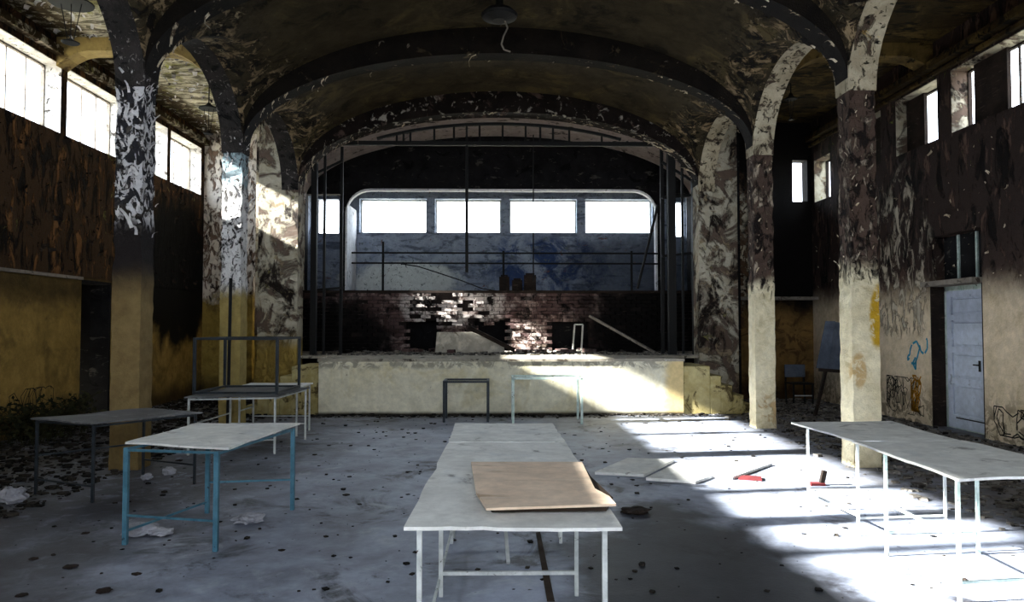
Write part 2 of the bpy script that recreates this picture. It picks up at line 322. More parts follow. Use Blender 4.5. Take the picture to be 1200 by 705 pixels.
# ------------------------------------------------------------------ walls with openings
def wall_x(x0, x1, y0, y1, z0, z1, holes, along='y'):
    """box wall of thickness x0..x1 running y0..y1, holes (ya,yb,za,zb); along='x' swaps the axes"""
    mb = MB(); ys = sorted({y0, y1, *[h[0] for h in holes], *[h[1] for h in holes]})
    for a, b in zip(ys, ys[1:]):
        hs = sorted([(h[2], h[3]) for h in holes if h[0] <= a+1e-6 and h[1] >= b-1e-6]); z = z0
        for za, zb in hs+[(z1, z1)]:
            if za > z+1e-6:
                if along == 'y': mb.box(x0, x1, a, b, z, za)
                else: mb.box(a, b, x0, x1, z, za)
            z = max(z, zb)
    return mb
LP = [-3.7, -1.7, .25, 2.2, 4.15, 6.1, 8.05, 9.95, 11.93, 13.92, 15.72, 17.5]       # centres of the piers of the left wall
lw_ = [(a+.075, b-.075, 4.79, 5.92) for a, b in zip(LP, LP[1:])]
LDOOR = (12.53, 13.5, 0, 2.45)
struct('wall_left', wall_x(-XW-.35, -XW, YB, 17.6, 0, 6.6, lw_+[LDOOR]), 'wall_left')
rw_ = [(-3.4, -1.6, 4.7, 5.7), (-1.3, 1.0, 4.7, 5.7), (1.4, 3.4, 4.7, 5.7), (3.8, 6.0, 4.7, 5.7), (6.4, 8.6, 4.7, 5.7), (9.0, 11.25, 4.7, 5.7), (11.6, 12.85, 4.7, 5.7), (13.35, 15.0, 4.7, 5.7), (15.45, 16.25, 4.45, 5.4)]
RDOOR = (10.6, 11.9, 0, 3.12)
struct('wall_right', wall_x(XW, XW+.35, YB, 16.7, 0, 6.6, rw_+[RDOOR]), 'wall_right')
bh = [(-1.4, 1.4, 0, 2.8), (-6.6, -4.9, 4.7, 5.8), (4.9, 6.6, 4.7, 5.8), (-3.8, -2.0, 3.4, 5.2), (-1.8, -.1, 3.4, 5.4), (.1, 1.8, 3.4, 5.4), (2.0, 3.8, 3.4, 5.2)]  # unseen openings behind the camera, added and sized for fill light
struct('wall_front', wall_x(YB-.3, YB, -XW-.35, XW+.35, 0, 7, bh, 'x'), 'wall_right')
for h in bh: portal(((h[0]+h[1])/2, YB-.32, (h[2]+h[3])/2), (0, 1, 0), h[1]-h[0], h[3]-h[2])
struct('trim_20', MB().box(-XW-.35, -XW-.005, 13.44, 13.5, 0, 2.45).box(-XW-.35, -XW-.005, 12.53, 13.5, 2.40, 2.45), 'soot', label='added black lining that holds the shade of the left doorway')  # dark lining added for the shade inside the left doorway
# recess behind the left doorway: a short dark lobby
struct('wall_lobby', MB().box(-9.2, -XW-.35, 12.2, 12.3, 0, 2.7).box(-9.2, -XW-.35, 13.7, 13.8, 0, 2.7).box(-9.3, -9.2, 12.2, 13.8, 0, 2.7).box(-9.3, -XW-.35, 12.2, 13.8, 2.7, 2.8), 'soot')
struct('wall_end_left', wall_x(17.6, 17.9, -XW-.35, -4.95, 0, 6.6, [(-5.95, -5.5, .3, 2.85)], 'x'), 'end_left')
struct('wall_end_left_recess', MB().box(-6.1, -5.35, 18.2, 18.3, 0, 3.2), 'soot')
struct('wall_end_right', wall_x(16.4, 16.7, 4.95, XW+.35, 0, 6.6, [(6.72, 7.06, 4.5, 5.45)], 'x'), 'end_right')
wn = [0]
def side_window(sgn, ya, yb, za, zb, nm, dark=(), glass=True, frame='white_paint'):
    """frame set near the outer face of the side wall, mullions, panes; dark = y ranges closed with charred boards"""
    wn[0] += 1; xo = sgn*(XW+.30); t = .03
    e = bpy.data.objects.new('window_%d' % wn[0], None); C.objects.link(e); e['kind'] = 'structure'; e.location = (xo, (ya+yb)/2, za)
    f = MB(); f.box(xo-t, xo+t, ya, yb, za, za+.04).box(xo-t, xo+t, ya, yb, zb-.04, zb).box(xo-t, xo+t, ya, ya+.03, za, zb).box(xo-t, xo+t, yb-.03, yb, za, zb)
    wf = f.build('window_frame', frame, e)
    for i in range(1, nm+1):
        y = ya+(yb-ya)*i/(nm+1); MB().box(xo-.015, xo+.015, y-.012, y+.012, za+.04, zb-.04).build('mullion', frame, wf)
    if glass:
        for i in range(nm+1):
            a = ya+(yb-ya)*i/(nm+1)+.02; b = ya+(yb-ya)*(i+1)/(nm+1)-.02
            if any(d0 < (a+b)/2 < d1 for d0, d1 in dark): continue
            MB().box(xo-.004, xo+.004, a, b, za+.05, zb-.05).build('pane', 'glass', wf)
    for d0, d1 in dark:
        MB().box(xo-sgn*.10, xo-sgn*.04, d0, d1, za, zb).build('boarding', 'wood_dark', e)
    # flaking plaster lining of the reveal
    r = MB(); x1 = sgn*(XW+.005); x2 = sgn*(XW+.27)
    a_, b_ = min(x1, x2), max(x1, x2)
    r.box(a_, b_, yb-.012, yb, za, zb).box(a_, b_, ya, ya+.012, za, zb).box(a_, b_, ya, yb, zb-.012, zb)
    r.build('reveal', 'reveal' if sgn < 0 else 'pilaster', e)
    portal((sgn*(XW+.4), (ya+yb)/2, (za+zb)/2), (-sgn, 0, 0), yb-ya, zb-za)
for h in lw_: side_window(-1, *h, nm=3, frame='wood_grey')
for i, h in enumerate(rw_):
    dk = {5: ((10.25, 10.98),), 6: ((12.3, 12.85),), 7: ((13.4, 14.7),), 4: ((6.4, 7.8),), 3: ((4.0, 5.6),), 8: ((15.5, 15.6),)}.get(i, ())
    side_window(1, *h, nm=3 if i == 5 else 2, dark=dk, frame='wood_dark')
# left dado trim, sill ledges, cornices
struct('trim_1', MB().box(-XW, -XW+.05, 4.0, 12.5, 2.44, 2.49), 'wood_grey', label='chipped pale dado moulding along the left wall')
struct('trim_2', MB().box(-XW, -XW+.12, YB, 17.6, 6.02, 6.14), 'ceiling_left', label='flaking cornice above the left windows')
struct('trim_3', MB().box(XW-.14, XW, YB, 16.4, 5.86, 5.98).box(XW-.06, XW, YB, 16.4, 5.74, 5.80), 'ceiling_right', label='peeling cornice above the right windows')
struct('trim_4', MB().box(5.0, XW, 16.1, 16.4, 2.24, 2.31), 'wood_grey', label='pale ledge across the burnt end wall of the right aisle')

# ------------------------------------------------------------------ columns
def column(y, sgn, mat, label, top=4.5):
    e = empty('column', (sgn*(XC0+XC1)/2, y+CD/2, 0), label, 'column')
    x0, x1 = (XC0, XC1) if sgn > 0 else (-XC1, -XC0)
    # shaft with slightly chipped edges: stacked rings jittered
    n = 46; vs = []; fs = []
    for j in range(n+1):
        z = top*j/n; k = .012 if z < 2.4 else .028
        for (x, yy) in ((x0, y), (x1, y), (x1, y+CD), (x0, y+CD)):
            # keep chips from swelling outward
            dx = R(0, k)*(1 if x == x0 else -1); dy = R(0, k)*(1 if yy == y else -1)
            vs.append((x+dx, yy+dy, z))
    for j in range(n):
        for i in range(4): fs.append((j*4+i, j*4+(i+1) % 4, (j+1)*4+(i+1) % 4, (j+1)*4+i))
    fs += [(3, 2, 1, 0), tuple(n*4+i for i in range(4))]
    MB().add(vs, fs).build('shaft', mat, e)
    return e
cl = {8.45: ('near left square column, curled white paint high on its shaft and ochre below', 'near right square column, scorched brown above and cream below with a yellow patch'),
      11.69: ('far left square column with pale blue-white flaking shaft, nearest the upturned table frame', 'far right square column, burnt brown above and clean cream below'),
      5.21: ('left column beside the camera, outside the view', 'right column beside the camera, outside the view')}
for y in (-1.27, 1.97, 5.21, 8.45, 11.69):
    a, b = cl.get(y, ('left column behind the camera', 'right column behind the camera'))
    c1 = column(y, -1, 'column_left_far' if y == 11.69 else 'column_left', a); c2 = column(y, 1, 'column_right', b)
    if y < 6: c1['group'] = 'columns beside and behind the camera, left'; c2['group'] = 'columns beside and behind the camera, right'
    if y < 6: c1['label'] = 'flaking square column of the left row, outside the view'; c2['label'] = 'cream square column of the right row, outside the view'
for sgn, lb in ((-1, 'left stage pilaster with white curling plaster above ochre paint'), (1, 'right stage pilaster with map-like grey and brown peeled patches')):
    x0, x1 = (XC0, 4.95) if sgn > 0 else (-4.95, -XC0)
    e = empty('pilaster', (sgn*4.5, 15.15, 0), lb, 'pilaster')
    MB().box(x0, x1, 14.93, 15.37, 0, 6.31).build('shaft', 'pilaster', e)

# ------------------------------------------------------------------ arcades (arched walls over the columns)
SPR, APX = 4.45, 5.62
def arch_z(t, half, spr=SPR, apx=APX): return spr+(apx-spr)*math.sqrt(max(0, 1-(t/half)**2))
def arcade(sgn, mat):
    x0, x1 = (XC0, XC1) if sgn > 0 else (-XC1, -XC0); mb = MB(); half = (3.24-CD)/2
    for y in COLY[1:-1]:
        ya = y+CD; yc = ya+half; n = 20; top = 7.0
        prof = [(yc-half*math.cos(PI*i/n), arch_z(-half*math.cos(PI*i/n), half)) for i in range(n+1)]
        for (a, za), (b, zb) in zip(prof, prof[1:]):
            mb.add([(x0,a,za),(x1,a,za),(x1,b,zb),(x0,b,zb),(x0,a,top),(x1,a,top),(x1,b,top),(x0,b,top)], [(0,1,2,3),(0,3,7,4),(1,5,6,2),(4,7,6,5),(0,4,5,1),(3,2,6,7)])
    for y in COLY[1:-1]: mb.box(x0, x1, y, y+CD, SPR, 7.0)
    return mb
struct('wall_arcade_left', arcade(-1, 0), 'arcade_left'); struct('wall_arcade_right', arcade(1, 0), 'arcade_right')
# nave vault: shallow elliptical barrel with lunettes over the arches
A_ = XC0
def rib_z(x, spr=4.6, h=1.5): return spr+h*math.sqrt(max(0, 1-(x/A_)**2))
def vault_z(x, y):
    main = 4.75+1.78*math.sqrt(max(0, 1-(x/A_)**2)); l = 0
    for c in COLY[:-1]:
        ya = c+CD; half = (3.24-CD)/2; t = y-(ya+half)
        if abs(t) < half: l = arch_z(t, half)
    return max(main, l)
def vault_mesh(y0, y1, ny, flat=False):
    nx = 80; mb = MB(); xs = [A_*math.sin(PI/2*(-1+2*i/nx)) for i in range(nx+1)]; ys = [y0+(y1-y0)*j/ny for j in range(ny+1)]
    vs = [(x, y, vault_z(x, y) if not flat else 4.75+1.78*math.sqrt(max(0, 1-(x/5.0)**2))) for y in ys for x in xs]
    return mb.add(vs, [(j*(nx+1)+i, j*(nx+1)+i+1, (j+1)*(nx+1)+i+1, (j+1)*(nx+1)+i) for j in range(ny) for i in range(nx)])
o = struct('ceiling', vault_mesh(YB, 14.95, 250), 'vault'); o.data.shade_smooth()
struct('roof', MB().box(-XW-.6, XW+.6, YB-.4, 20.3, 7.0, 7.2), 'soot')
mb = MB(); nx = 60; xs = [4.95*math.sin(PI/2*(-1+2*i/nx)) for i in range(nx+1)]
mb.add([(x, y, 4.85+1.68*math.sqrt(max(0, 1-(x/4.95)**2))) for y in (15.37, 18.5) for x in xs], [(i, i+1, nx+2+i, nx+1+i) for i in range(nx)])
o = struct('ceiling_stage', mb, 'stage_vault'); o.data.shade_smooth()
ti = [10]
def rib(y0, y1, mat, spr=4.6, h=1.5, top=.5, lab=''):
    n = 48; mb = MB(); xs = [A_*math.sin(PI/2*(-1+2*i/n)) for i in range(n+1)]
    for a, b in zip(xs, xs[1:]):
        za, zb = rib_z(a, spr, h), rib_z(b, spr, h); ta, tb = [min(6.99, max(z, 4.75+1.78*math.sqrt(max(0, 1-(x/A_)**2)))+.15) for z, x in ((za, a), (zb, b))]
        mb.add([(a,y0,za),(b,y0,zb),(b,y1,zb),(a,y1,za),(a,y0,ta),(b,y0,tb),(b,y1,tb),(a,y1,ta)], [(0,3,2,1),(0,1,5,4),(2,3,7,6),(4,5,6,7),(1,2,6,5),(0,4,7,3)])
    ti[0] += 1
    return struct('trim_%d' % ti[0], mb, mat, label=lab)
for y in COLY[1:-1]: rib(y, y+CD, 'rib', lab='charred transverse rib of the nave vault')
rib(14.93, 15.37, 'proscenium', lab='burnt arch over the stage opening with patches of old plaster')
# wall above the proscenium sides, closing the aisles from the stage
struct('wall_stage_left', wall_x(-5.15, -4.95, 15.37, 18.6, 0, 6.6, [(15.9, 17.5, 2.9, 5.0)]), 'pilaster')  # unseen opening added to let the sun reach the brick wall
struct('wall_stage_right', MB().box(4.95, 5.15, 15.37, 19.0, 0, 6.6), 'soot')
# aisle ceilings and their cross beams
struct('ceiling_aisle_left', MB().box(-XW-.35, -XC1, YB, 17.7, CEIL, CEIL+.1), 'ceiling_left')
struct('ceiling_aisle_right', MB().box(XC1, XW+.35, YB, 16.5, CEIL, CEIL+.1), 'ceiling_right')
def aisle_beam(y, sgn, mat):
    mb = MB(); n = 16; x0, x1 = XC1, XW
    for i in range(n):
        q = []
        for k in (i, i+1):
            u = k/n; d = .22+.75*max(0, 1-u/.38)**2.2+.25*max(0, (u-.8)/.2)**2; q.append((sgn*(x0+(x1-x0)*u), CEIL-d))
        (a, za), (b, zb) = q
        mb.add([(a,y,za),(b,y,zb),(b,y+CD,zb),(a,y+CD,za),(a,y,CEIL+.02),(b,y,CEIL+.02),(b,y+CD,CEIL+.02),(a,y+CD,CEIL+.02)], [(0,3,2,1),(0,1,5,4),(2,3,7,6),(4,5,6,7),(1,2,6,5),(0,4,7,3)])
    ti[0] += 1; return struct('trim_%d' % ti[0], mb, mat, label='haunched cross beam under the aisle ceiling')
for y in COLY[2:-1]: aisle_beam(y, -1, 'beam_left'); aisle_beam(y, 1, 'beam_right')

# ------------------------------------------------------------------ stage house: niche wall with rounded opening, windows
NX0, NX1, NZ0, NZ1, NR = -3.92, 4.06, 2.5, 5.16, .62
def rounded_top(n=8, x0=NX0, x1=NX1, z0=NZ0, z1=NZ1, r=NR):
    pts = [(x0, z0), (x0, z1-r)]+[(x0+r-r*math.cos(PI/2*i/n), z1-r+r*math.sin(PI/2*i/n)) for i in range(1, n+1)]
    pts += [(x1-r+r*math.sin(PI/2*i/n), z1-r+r*math.cos(PI/2*i/n)) for i in range(0, n+1)]+[(x1, z0)]
    return pts
mb = MB(); pts = rounded_top()
ya, yb = YW1, YW1+.25
SWL = (-4.94, -4.05, 2.55, 5.02); SWR = (4.25, 4.94, 2.55, 5.0)
WL2 = (-4.98, -4.36, 4.17, 5.1); WR2 = (4.72, 5.07, 4.1, 5.05)
mb.box(-5.1, SWL[0], ya, yb, 0, 6.9).box(SWL[0], SWL[1], ya, yb, 0, SWL[2]).box(SWL[0], SWL[1], ya, yb, SWL[3], 6.9).box(SWL[1], NX0, ya, yb, 0, 6.9)
mb.box(NX1, SWR[0], ya, yb, 0, 6.9).box(SWR[0], SWR[1], ya, yb, 0, SWR[2]).box(SWR[0], SWR[1], ya, yb, SWR[3], 6.9).box(SWR[1], 5.1, ya, yb, 0, 6.9)
for (a, za), (b, zb) in zip(pts[1:-1], pts[2:-1]):
    if b-a < 1e-6: continue
    mb.add([(a,ya,za),(b,ya,zb),(b,yb,zb),(a,yb,za),(a,ya,6.9),(b,ya,6.9),(b,yb,6.9),(a,yb,6.9)], [(0,3,2,1),(0,1,5,4),(2,3,7,6),(4,5,6,7),(1,2,6,5),(0,4,7,3)])
struct('wall_back', mb, 'soot')
mb = MB(); n = len(pts); inn = [(min(max(x, NX0+.05), NX1-.05) if not NX0+NR < x < NX1-NR else x, z-.05 if z > NZ1-NR else z) for x, z in pts]
for i in range(n-1):
    (a, za), (b, zb) = pts[i], pts[i+1]; (c, zc), (d, zd) = inn[i], inn[i+1]; yk = yb+.9 if a < NX0+.02 else yb-.1
    mb.add([(a,ya-.03,za),(b,ya-.03,zb),(d,ya-.03,zd),(c,ya-.03,zc),(a,yk,za),(b,yk,zb),(d,yk,zd),(c,yk,zc)], [(0,1,2,3),(4,7,6,5),(3,2,6,7),(0,4,5,1)])
struct('trim_5', mb, 'niche_edge', label='pale rounded edge of the niche behind the stage')
NW = [(-3.80, -1.98, 4.19, 5.12), (-1.75, .05, 4.19, 5.12), (.28, 2.12, 4.19, 5.12), (2.35, 4.2, 4.19, 5.12)]
struct('wall_niche', wall_x(YW2, YW2+.3, -5.1, 5.1, 0, 6.9, NW+[WL2, WR2], 'x'), 'niche')
struct('wall_niche_sides', MB().box(-5.2, -5.1, 18.5, YW2+.3, 0, 6.9).box(5.1, 5.2, 18.5, YW2+.3, 0, 6.9), 'niche')
for h in NW+[(-4.9, -4.05, 4.0, 5.1), (4.35, 5.08, 3.9, 5.1)]:
    wn[0] += 1; e = bpy.data.objects.new('window_%d' % wn[0], None); C.objects.link(e); e['kind'] = 'structure'; e.location = ((h[0]+h[1])/2, YW2+.25, h[2])
    if h in NW:
        f = MB(); y = YW2+.22; f.box(h[0], h[1], y, y+.04, h[2], h[2]+.04).box(h[0], h[1], y, y+.04, h[3]-.04, h[3]).box(h[0], h[0]+.04, y, y+.04, h[2], h[3]).box(h[1]-.04, h[1], y, y+.04, h[2], h[3])
        wf = f.build('window_frame', 'white_paint', e); MB().box(h[0]+.04, h[1]-.04, y+.015, y+.02, h[2]+.04, h[3]-.04).build('pane', 'glass', wf)
        portal(((h[0]+h[1])/2, YW2+.33, (h[2]+h[3])/2), (0, -1, 0), h[1]-h[0], h[3]-h[2])
    else:
        hh = WL2 if h[0] < 0 else WR2; y = YW2+.22
        MB().box(hh[0], hh[0]+.03, y, y+.04, hh[2], hh[3]).box(hh[1]-.03, hh[1], y, y+.04, hh[2], hh[3]).box(hh[0], hh[1], y, y+.04, hh[2], hh[2]+.03).build('window_frame', 'white_paint', e)
        portal(((hh[0]+hh[1])/2, YW2+.33, (hh[2]+hh[3])/2), (0, -1, 0), hh[1]-hh[0], hh[3]-hh[2])

# ------------------------------------------------------------------ stage
st = empty('stage', (0, SY0, 0), 'long low cream plaster stage with a pale top edge across the hall', 'stage')
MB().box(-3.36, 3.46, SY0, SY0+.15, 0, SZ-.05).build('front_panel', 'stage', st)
MB().box(-3.38, 3.48, SY0-.02, 15.0, SZ-.05, SZ).box(-4.13, 4.13, 15.0, 15.38, SZ-.05, SZ).box(-4.94, 4.94, 15.38, 17.84, SZ-.05, SZ).build('deck', 'deck', st)
MB().box(-3.36, -3.2, SY0+.15, 15, 0, SZ-.05).build('side_panel', 'stage', st); MB().box(3.3, 3.46, SY0+.15, 15, 0, SZ-.05).build('side_panel', 'stage', st)
for sgn, nm in ((1, 'yellow stepped stairs against the right end of the stage'), (-1, 'stained yellow stairs against the left end of the stage')):
    s = empty('stage_steps', (sgn*3.9, 14.2, 0), nm, 'stairs'); x = 3.47 if sgn > 0 else 3.37
    for k in range(5):
        z = .90-.18*k; w0 = x if k == 0 else x+.5+.21*(k-1); w1 = x+.5+.21*k
        a, b = sorted((sgn*w0, sgn*w1)); MB().box(a, b, SY0+.02, 14.9, 0, z).build('step', 'step', s, bevel=.012)

# low brick wall under the niche, laid brick by brick
BY = 17.95
bw = empty('brick_wall', (0, BY, SZ), 'broken low brick wall with dark openings at the back of the stage', 'wall')
def in_hole(x, z):
    return (-2.3 < x < -1.5 and z < 1.76) or (-.62 < x < .22 and z < 1.80+.1*math.sin(x*5)) or (1.3 < x < 2.25 and z < 1.76)
mb = MB(); rows = 16; rh = (NZ0-.03-SZ)/rows
for (a, b) in ((-4.9, -2.3), (-1.5, -.62), (.22, 1.3), (2.25, 4.9)): mb.box(a, b, BY+.03, BY+.5, 0, 1.8)
mb.box(-4.9, 4.9, BY+.03, BY+.5, 1.8, NZ0-.03); mb.build('mortar_core', 'mortar', bw)
variants = []
for k in range(5):
    v = MB(); L, H = .245, rh-.012; j = lambda: R(-.008, .008)
    vs = [(x+j(), y+j(), z+j()*.6) for z in (-H/2, H/2) for y in (-.06, .1) for x in (-L/2, L/2)]
    v.add(vs, [(0,2,3,1), (4,5,7,6), (0,1,5,4), (2,6,7,3), (0,4,6,2), (1,3,7,5)])
    me = bpy.data.meshes.new('brick'); me.from_pydata(v.v, [], v.f); me.materials.append(M['brick']); variants.append(me)
cnt = 0; rest = MB()
for r in range(rows):
    z = SZ+rh*(r+.5); x = -4.8+(.13 if r % 2 else 0)
    while x < 4.9:
        damaged = (-2.2 < x < -.5 and z > 1.7)
        miss = in_hole(x, z) or (damaged and random.random() < .28) or random.random() < .03
        if not miss:
            dy = R(-.03, .012)-(R(0, .09) if damaged else 0); mrot = R(-.12, .12) if damaged else 0
            if -3.2 < x < 2.7 and cnt < 300:
                o = bpy.data.objects.new('brick', variants[random.randrange(5)]); C.objects.link(o); o.parent = bw
                o.location = (x, dy, z-SZ); o.rotation_euler = (0, mrot*.5, mrot); cnt += 1
            else: rest.box(x-.122, x+.122, BY+dy-.06, BY+dy+.09, z-rh/2+.007, z+rh/2-.007)
        x += .26
o = rest.build('outer_bricks', 'brick', bw); o['kind'] = 'stuff'
tag_ = MB().box(-4.9, 4.9, BY-.1, YW1+.3, NZ0-.03, NZ0+.03).build('wall_cap', 'wood_dark', bw)
struct('wall_shade_backing', MB().box(NX0, NX1, YW1+.02, YW1+.1, 0, NZ0-.1), 'soot')  # black sheet added for the shade inside the brick openings
struct('floor_niche', MB().box(-5.1, 5.1, YW1+.25, YW2, NZ0-.1, NZ0), 'mortar')

# ------------------------------------------------------------------ iron work around the stage
def thing_mesh(name, mb, mat, label, cat, group=None, **k):
    o = mb.build(name, mat, None, **k); recentre(o); return props(o, label, cat, group)
YI = 15.55
# arched curtain frame: curved top rail, straight bottom rail, many uprights
fr = empty('curtain_frame', (0, YI, 5.3), 'black iron grid filling the arch above the stage opening', 'frame')
zb = at(585, 167, YI).z
arc = [(x, YI, rib_z(x, 4.6, 1.46)-.04) for x in [-3.95+7.9*i/30 for i in range(31)] if rib_z(x, 4.6, 1.46) > zb+.05]
MB().path(arc, .06, 4).build('top_rail', 'iron', fr)
MB().box(-4.1, 4.1, YI-.04, YI+.04, zb-.07, zb+.02).build('bottom_rail', 'iron', fr)
for px in (465, 473, 481, 509, 532, 547, 562, 589, 616, 633, 648, 667, 705, 735):
    p = at(px, 150, YI); MB().box(p.x-.022, p.x+.022, YI-.02, YI+.02, zb, rib_z(p.x, 4.6, 1.46)-.03).build('upright', 'iron', fr)
MB().box(at(616,150,YI).x, at(648,150,YI).x, YI-.015, YI+.015, at(616,136,YI).z-.02, at(616,136,YI).z+.015).build('cross_rail', 'iron', fr)
def pole(px, y0, y1, Y, wd, label, name='iron_pole', cat='pole', px2=None, mat='iron', n=8):
    a = at(px, y0, Y); b = at(px2 or px, y1, Y); return thing_mesh(name, MB().bar(a, b, wd, None, n), mat, label, cat)
def stand(px, wd, label, top=166, Y=YI, mat='iron'):
    a = at(px, 300, Y); t = at(px, top, Y); return thing_mesh('iron_post', MB().bar((a.x, Y, SZ), (a.x, Y, t.z), wd, None, 4), mat, label, 'post')
stand(368, .12, 'thick black post at the far left edge of the stage opening')
stand(380, .05, 'thin black post, second from the left edge of the stage opening')
stand(400, .06, 'thin black post beside the rounded white niche edge on the left', top=172, Y=15.9)
stand(776, .07, 'black post just right of the fourth rear window', Y=15.9)
stand(787, .16, 'broad black upright right of the rear windows')
stand(800, .05, 'thin black post in front of the small right rear window')
stand(815, .14, 'thick black post at the far right edge of the stage opening')
for px in (392, 790): pass
def braces(label, rows):
    e = empty('cross_brace', at(*rows[0][0:2], YI+.2), label, 'brace')
    for x0, y0, x1, y1 in rows: MB().bar(at(x0, y0, YI+.12), at(x1, y1, YI+.12), .05).build('bar', 'iron', e)
braces('black iron braces tying the right posts of the stage opening', ((776, 190, 816, 215), (776, 232, 816, 228), (776, 300, 816, 296)))
braces('black iron braces tying the left posts of the stage opening', ((366, 340, 402, 337), (366, 205, 402, 188)))
pole(547, 160, 319, YI, .07, 'black rod hanging from the iron grid in front of the second rear window')
pole(625, 158, 330, YI, .028, 'thin wire rod hanging in front of the third rear window', name='hanging_wire', cat='wire')
pole(771, 240, 338, 16.0, .06, 'leaning black pole right of the rear windows', px2=747)
# rail in front of the niche
rl = empty('niche_railing', (0, 18.42, NZ0+.03), 'two-bar black pipe railing in front of the blue-grey niche', 'railing')
for y in (296, 308): MB().bar(at(412, y, 18.42), at(772, y+1, 18.42), .045, None, 8).build('rail', 'iron', rl)
for px in (449, 590, 740): a = at(px, 283 if px == 449 else 294, 18.42); MB().bar((a.x, 18.42, NZ0+.03), a, .06, None, 8).build('post', 'iron', rl)
cab = [at(470, 309, 18.3), at(490, 312, 18.3), at(515, 320, 18.3), at(545, 330, 18.3), at(565, 338, 18.25), at(590, 342, 18.2)]
thing_mesh('sagging_cable', MB().path(cab, .03), 'iron', 'black cable sagging from the railing to the wall cap', 'cable')
# bits standing on the wall cap
for i, (a, b, t) in enumerate(((585, 597, 322), (600, 612, 326), (614, 628, 320))):
    p, q = at(a, t, 18.2), at(b, 341, 18.2)
    e = empty('charred_box', ((p.x+q.x)/2, 18.2, NZ0+.03), ('leftmost of three charred boxes on the wall cap below the third rear window', 'middle one of three charred boxes on the wall cap', 'rightmost of three charred boxes on the wall cap')[i], 'box')
    MB().box(p.x, q.x, 18.1, 18.3, NZ0+.03, p.z-.05).build('body', 'wood_dark', e, bevel=.01); MB().box(p.x+.04, q.x-.04, 18.14, 18.26, p.z-.05, p.z).build('cap', 'mortar', e)

# things lying on the stage
sl = MB(); P = [at(510, 419, 17.0), at(512, 389, 17.2), at(553, 389, 17.2), at(590, 404, 17.0), at(592, 419, 17.0)]
for p in (P[0], P[3], P[4]): pass
P = [Vector((p.x, 16.6, max(SZ, p.z))) for p in (at(510, 419, 16.6), at(512, 389, 16.6), at(553, 389, 16.6), at(590, 404, 16.6), at(592, 419, 16.6))]
thing_mesh('fallen_slab', MB().prism(P, (0, .35, 0)), 'hardboard_warm', 'beige wedge-shaped plaster slab lying at the back of the stage', 'slab')
thing_mesh('timber_beam', MB().bar(Vector((at(550, 387, 16.4).x, 16.45, 1.62)), Vector((at(603, 411, 16.2).x, 16.3, SZ+.07)), .09), 'wood_dark', 'charred beam fallen against the beige slab', 'beam')
a, b = at(691, 370, 16.5), at(768, 418, 15.8); thing_mesh('leaning_plank', MB().bar(a, (b.x, 15.8, SZ+.03), .10, .05), 'wood_grey', 'grey plank propped diagonally on the right of the stage', 'plank')
f0, f1 = at(671, 412, 17.0), at(683, 380, 17.0)
e = empty('small_frame', ((f0.x+f1.x)/2, 17.0, SZ), 'small white open frame standing by the dark brick opening', 'frame')
for a, b in (((f0.x, 17, SZ), (f0.x+.05, 17, f1.z)), ((f1.x-.04, 17, SZ), (f1.x, 17, f1.z)), ((f0.x+.05, 17, f1.z), (f1.x, 17, f1.z)), ((f0.x, 17, SZ+.03), (f1.x-.04, 17, SZ+.03))):
    MB().bar(a, b, .035).build('bar', 'white_paint', e)
bme = []
proto = None
for i in range(34):
    x = R(-.3, 3.2) if i % 3 else R(-3.4, -.2); y = R(16.2, 17.8)
    o = bpy.data.objects.new('loose_brick', variants[i % 5]); C.objects.link(o); o.location = (x, y, SZ+rh/2-.004); o.rotation_euler = (0, 0, R(0, PI))
    props(o, 'loose broken brick lying on the stage floor', 'brick', 'loose bricks scattered on the stage')

def chunks(name, n, region, smin, smax, mat, label, h=None, parent=None):
    mb = MB()
    for i in range(n):
        x, y, z = region(); s = smin+(smax-smin)*random.random()**3; a = R(0, PI)
        k = [(dx*s*R(.5, 1), dy*s*R(.5, 1), dz) for dz in (0, s*R(.25, .8)) for dx, dy in ((-1,-1), (1,-1), (1,1), (-1,1))]
        ca, sa = math.cos(a), math.sin(a)
        mb.add([(x+u*ca-v*sa, y+u*sa+v*ca, z+w_-.002) for u, v, w_ in k], [(0,3,2,1), (4,5,6,7), (0,1,5,4), (1,2,6,5), (2,3,7,6), (3,0,4,7)])
    o = mb.build(name, mat, parent); props(o, label, 'rubble', None, 'stuff'); return o
def heap(x, y, cx, cy, rx, ry, h): d = ((x-cx)/rx)**2+((y-cy)/ry)**2; return h*max(0, 1-d)
def reg_r():
    while True:
        x, y = R(4.0, 7.1), R(3.0, 16.3)
        if random.random() < (x-3.9)/1.2 and not (XC0-.06 < x < XC1+.06 and min(abs(y-(c+CD/2)) for c in COLY) < .25): return x, y, 0
chunks('brick_rubble', 7000, reg_r, .012, .07, 'rubble', 'grey broken plaster rubble covering the right aisle floor')
def reg_l():
    while True:
        x, y = R(-7.1, -4.2), R(3.0, 17.3)
        if not (-XC1-.06 < x < -XC0+.06 and min(abs(y-(c+CD/2)) for c in COLY) < .25): return x, y, 0
chunks('dark_rubble', 6500, reg_l, .010, .06, 'rubble_dark', 'dark rubble strewn over the left aisle floor')
chunks('floor_grit', 900, lambda: (R(-4, 4), R(3, 13.4), 0), .006, .03, 'rubble_dark', 'dark grit scattered over the nave floor')
chunks('stage_foot_rubble', 900, lambda: (R(-3.9, 3.9), 13.58-abs(random.gauss(0, .16)), 0), .012, .05, 'rubble_dark', 'dark debris gathered along the foot of the stage')
chunks('stage_rubble', 1400, lambda: (R(-4, 4), R(15.2, 17.8), SZ), .012, .07, 'rubble', 'pale rubble strewn over the stage deck')

